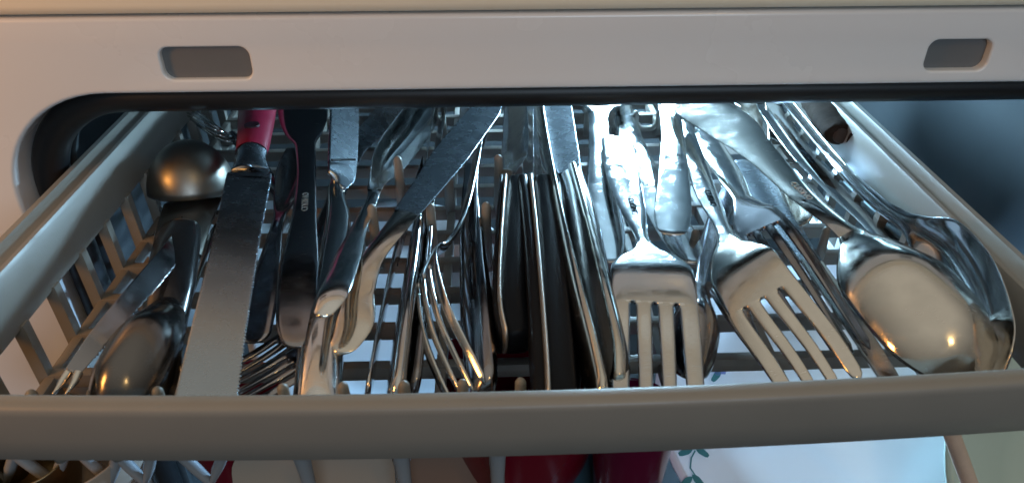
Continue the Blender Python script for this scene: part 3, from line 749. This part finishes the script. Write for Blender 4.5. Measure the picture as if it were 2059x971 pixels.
# ================================================================== dishes in the rack below
def plate(label, c, r, nrm, m, name='plate', cat='plate', rim_h=.018, group=None, squash=1.0):
    c = Vector(c); n = Vector(nrm).normalized()
    t = thing(name, label, cat, group, tuple(c))
    prof_ = [(0, 0), (.55*r, 0), (.64*r, .002), (.72*r, rim_h*.55), (.95*r, rim_h*.92), (r, rim_h), (r*1.004, rim_h-.0016), (.95*r, rim_h*.92-.0035), (.72*r, rim_h*.55-.004), (.62*r, -.004), (0, -.004)]
    q = Vector((0, 0, 1)).rotation_difference(n).to_matrix(); N_ = 64
    vs, fs = [], []
    for (x, z) in prof_:
        for i in range(N_):
            a = 2*math.pi*i/N_; vs.append(c+q @ Vector((max(x, 1e-5)*math.cos(a), max(x, 1e-5)*math.sin(a)*squash, z)))
    for j in range(len(prof_)-1):
        for i in range(N_): fs.append([j*N_+i, j*N_+(i+1) % N_, (j+1)*N_+(i+1) % N_, (j+1)*N_+i])
    link('dish', vs, fs, m, t, True)
    return t, c, q
def decal_blob(name, t, c, q, x, y, rx, ry, rot, m, z=.0037, n=14, wob=0.0):
    vs = []; 
    for i in range(n):
        a = 2*math.pi*i/n; k = 1+wob*math.cos(5*a)
        lx = rx*k*math.cos(a); ly = ry*k*math.sin(a)
        vs.append(c+q @ Vector((x+lx*math.cos(rot)-ly*math.sin(rot), y+lx*math.sin(rot)+ly*math.cos(rot), z)))
    return link(name, vs, [list(range(n))], m, t)
nrm = Vector((-.10, -.42, .90))
# the plate with a painted vine, under the right half of the tray
pc = P(1668, 812, -.085)
pt, c, q = plate('white china plate with a blue-green vine, under the right side of the tray', pc, .096, nrm, 'china', rim_h=.003)
qi = q.transposed()
def on_plate(px, py):
    d = ray(px, py); n = q @ Vector((0, 0, 1)); s = (c+n*.0036-C0).dot(n)/d.dot(n); l = qi @ (C0+d*s-c); return l.x, l.y
vine = [(1398, 905), (1390, 920), (1388, 940), (1398, 955), (1402, 985)]
def strip(name, pts, w, m):
    L = [Vector(on_plate(*p)) for p in pts]; vs, fs = [], []
    for i, p in enumerate(L):
        d = (L[min(i+1, len(L)-1)]-L[max(i-1, 0)]).normalized(); s = Vector((-d.y, d.x))*w
        for k in (1, -1): vs.append(c+q @ Vector((p.x+s.x*k, p.y+s.y*k, .0036)))
    fs = [[2*i, 2*i+1, 2*i+3, 2*i+2] for i in range(len(L)-1)]
    link(name, vs, fs, m, pt)
strip('vine_stem', vine, .0004, 'vine')
for (px, py, r_) in ((1378, 908, .3), (1412, 908, 2.4), (1380, 968, .6), (1404, 966, 2.2), (1440, 756, .8), (1424, 730, 1.4), (1712, 585, .4), (1810, 690, 1.0), (1690, 520, .2)):
    x, y = on_plate(px, py); decal_blob('vine_leaf', pt, c, q, x, y, .0042, .0018, r_, 'vine', wob=.06)
for (px, py) in ((1430, 735), (1447, 742), (1870, 480), (1795, 560)):
    x, y = on_plate(px, py); decal_blob('petal', pt, c, q, x, y, .0042, .0036, .4, 'petal', wob=.18)
plate('sage green china plate at the lower right corner', P(2245, 990, -.07), .078, (-.15, -.55, .80), 'sage', rim_h=.012)
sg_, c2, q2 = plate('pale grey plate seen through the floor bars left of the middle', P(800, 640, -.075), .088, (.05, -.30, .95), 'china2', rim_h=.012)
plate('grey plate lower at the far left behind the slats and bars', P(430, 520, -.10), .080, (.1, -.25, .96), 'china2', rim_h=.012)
def bowl(label, c, r, h, m, tilt=0, name='bowl', cat='bowl', ax='X'):
    t = thing(name, label, cat, None, tuple(c))
    prof_ = [(.42*r, 0), (.62*r, .10*h), (.82*r, .4*h), (.95*r, .75*h), (r, h), (r*.985, h+.001), (r*.96, h), (.90*r, .75*h), (.77*r, .42*h), (.55*r, .14*h), (0, .08*h)]
    vs, fs = [], []; n = 48; mt = Matrix.Rotation(R(tilt), 3, ax)
    for (x, z) in prof_:
        for i in range(n):
            a = 2*math.pi*i/n; vs.append(Vector(c)+mt @ Vector((max(x, 1e-5)*math.cos(a), max(x, 1e-5)*math.sin(a), z)))
    for j in range(len(prof_)-1):
        for i in range(n): fs.append([j*n+i, j*n+(i+1) % n, (j+1)*n+(i+1) % n, (j+1)*n+i])
    fs.append(list(range(n)))
    link('shell', vs, fs, m, t); return t
rb = P(1062, 900, -.02); bowl('red glazed bowl below the steak knives', (rb.x, rb.y+.045, -.10), .040, .082, 'redglaze', 0)
rb = P(1297, 900, -.02); bowl('crimson cup right of the red glazed bowl', (rb.x, rb.y+.022, -.11), .0185, .090, 'crimson', 0, 'cup', 'cup')
rb = P(400, 915, -.03); bowl('dark red bowl at lower left behind zigzag loops', (rb.x, rb.y+.04, -.11), .026, .074, 'redglaze', 0)
# chopping boards standing in the rack
def board(label, x0p, x1p, ytop, z, m, lean=18, h=.16, th=.007):
    a = P(x0p, ytop, z); b = P(x1p, ytop, z); w = (b-a).length; ca = (a+b)/2
    pts = rrect(-w/2, w/2, -h, 0, .012, 6); n = len(pts)
    mt = Matrix.Rotation(R(-lean), 3, 'X')
    vs = [ca+mt @ Vector((p[0], 0, p[1])) for p in pts]+[ca+mt @ Vector((p[0], th, p[1])) for p in pts]
    fs = [list(range(n)), [n+i for i in range(n)]]+[[i, (i+1) % n, n+(i+1) % n, n+i] for i in range(n)]
    t = thing('chopping_board', label, 'board', None, tuple(ca))
    link('panel', vs, fs, m, t, True, 40); return t
board('cream chopping board under the left half of the front rim', 462, 790, 900, -.045, 'creamp')
board('tan chopping board right of the cream board under the front rim', 815, 1003, 900, -.048, 'tanp')
board('dark blue glossy board between red bowl and crimson cup', 1120, 1235, 900, -.062, 'navyg')

# the lower rack with its zigzag loops and uprights
rk = thing('lower_rack', 'grey plastic lower rack with zigzag loops and uprights below the front rim', 'dish rack', None, (0, .25, -.2))
def zig(px0, px1, n, zt_, zb_):
    for k in range(n):
        xa = px0+(px1-px0)*k/n; xb = px0+(px1-px0)*(k+1)/n; xm = (xa+xb)/2
        top = lambda x: P(x, 912, zt_)
        a = top(xa); m_ = top(xm); b = top(xb)
        m2 = Vector((m_.x, m_.y, zt_-.017))
        tube('zigzag_loop', [a, a+(m2-a)*.5, m2, b+(m2-b)*.5, b], .0023, 'rack', rk, 8)
zig(-70, 130, 2, -.012, -.03); zig(165, 305, 2, -.012, -.03); zig(362, 450, 1, -.012, -.03)
for px in (597, 802, 1000):
    a = P(px, 900, -.012)
    tube('upright', [a+Vector((0, 0, .01)), a+Vector((0, .004, -.02)), a+Vector((0, .008, -.12))], [.0042, .0030, .0024], 'rack', rk, 10)
a = P(1912, 868, -.02); b = P(1955, 985, -.05)
tube('side_rod', [a+(a-b)*.6, a, b, b+(b-a)], .0034, 'peach', rk, 12)
for x in (-.16, -.08, 0, .08, .16, .24):
    tube('floor_wire', [(x, .12, -.19), (x, .56, -.19)], .002, 'rack', rk, 8)
# gilt lid and cup hidden at the left
bowl('dull gilt bowl at the lower left corner below the front rim', P(25, 960, -.05), .020, .028, 'giltd', 20)
bowl('small gilt cup between the first two zigzag loops', P(120, 985, -.045), .016, .030, 'giltd', 10, 'cup', 'cup')
bowl('tan cup behind the second zigzag loop', P(205, 990, -.06), .030, .045, 'creamp', 8, 'cup', 'cup')
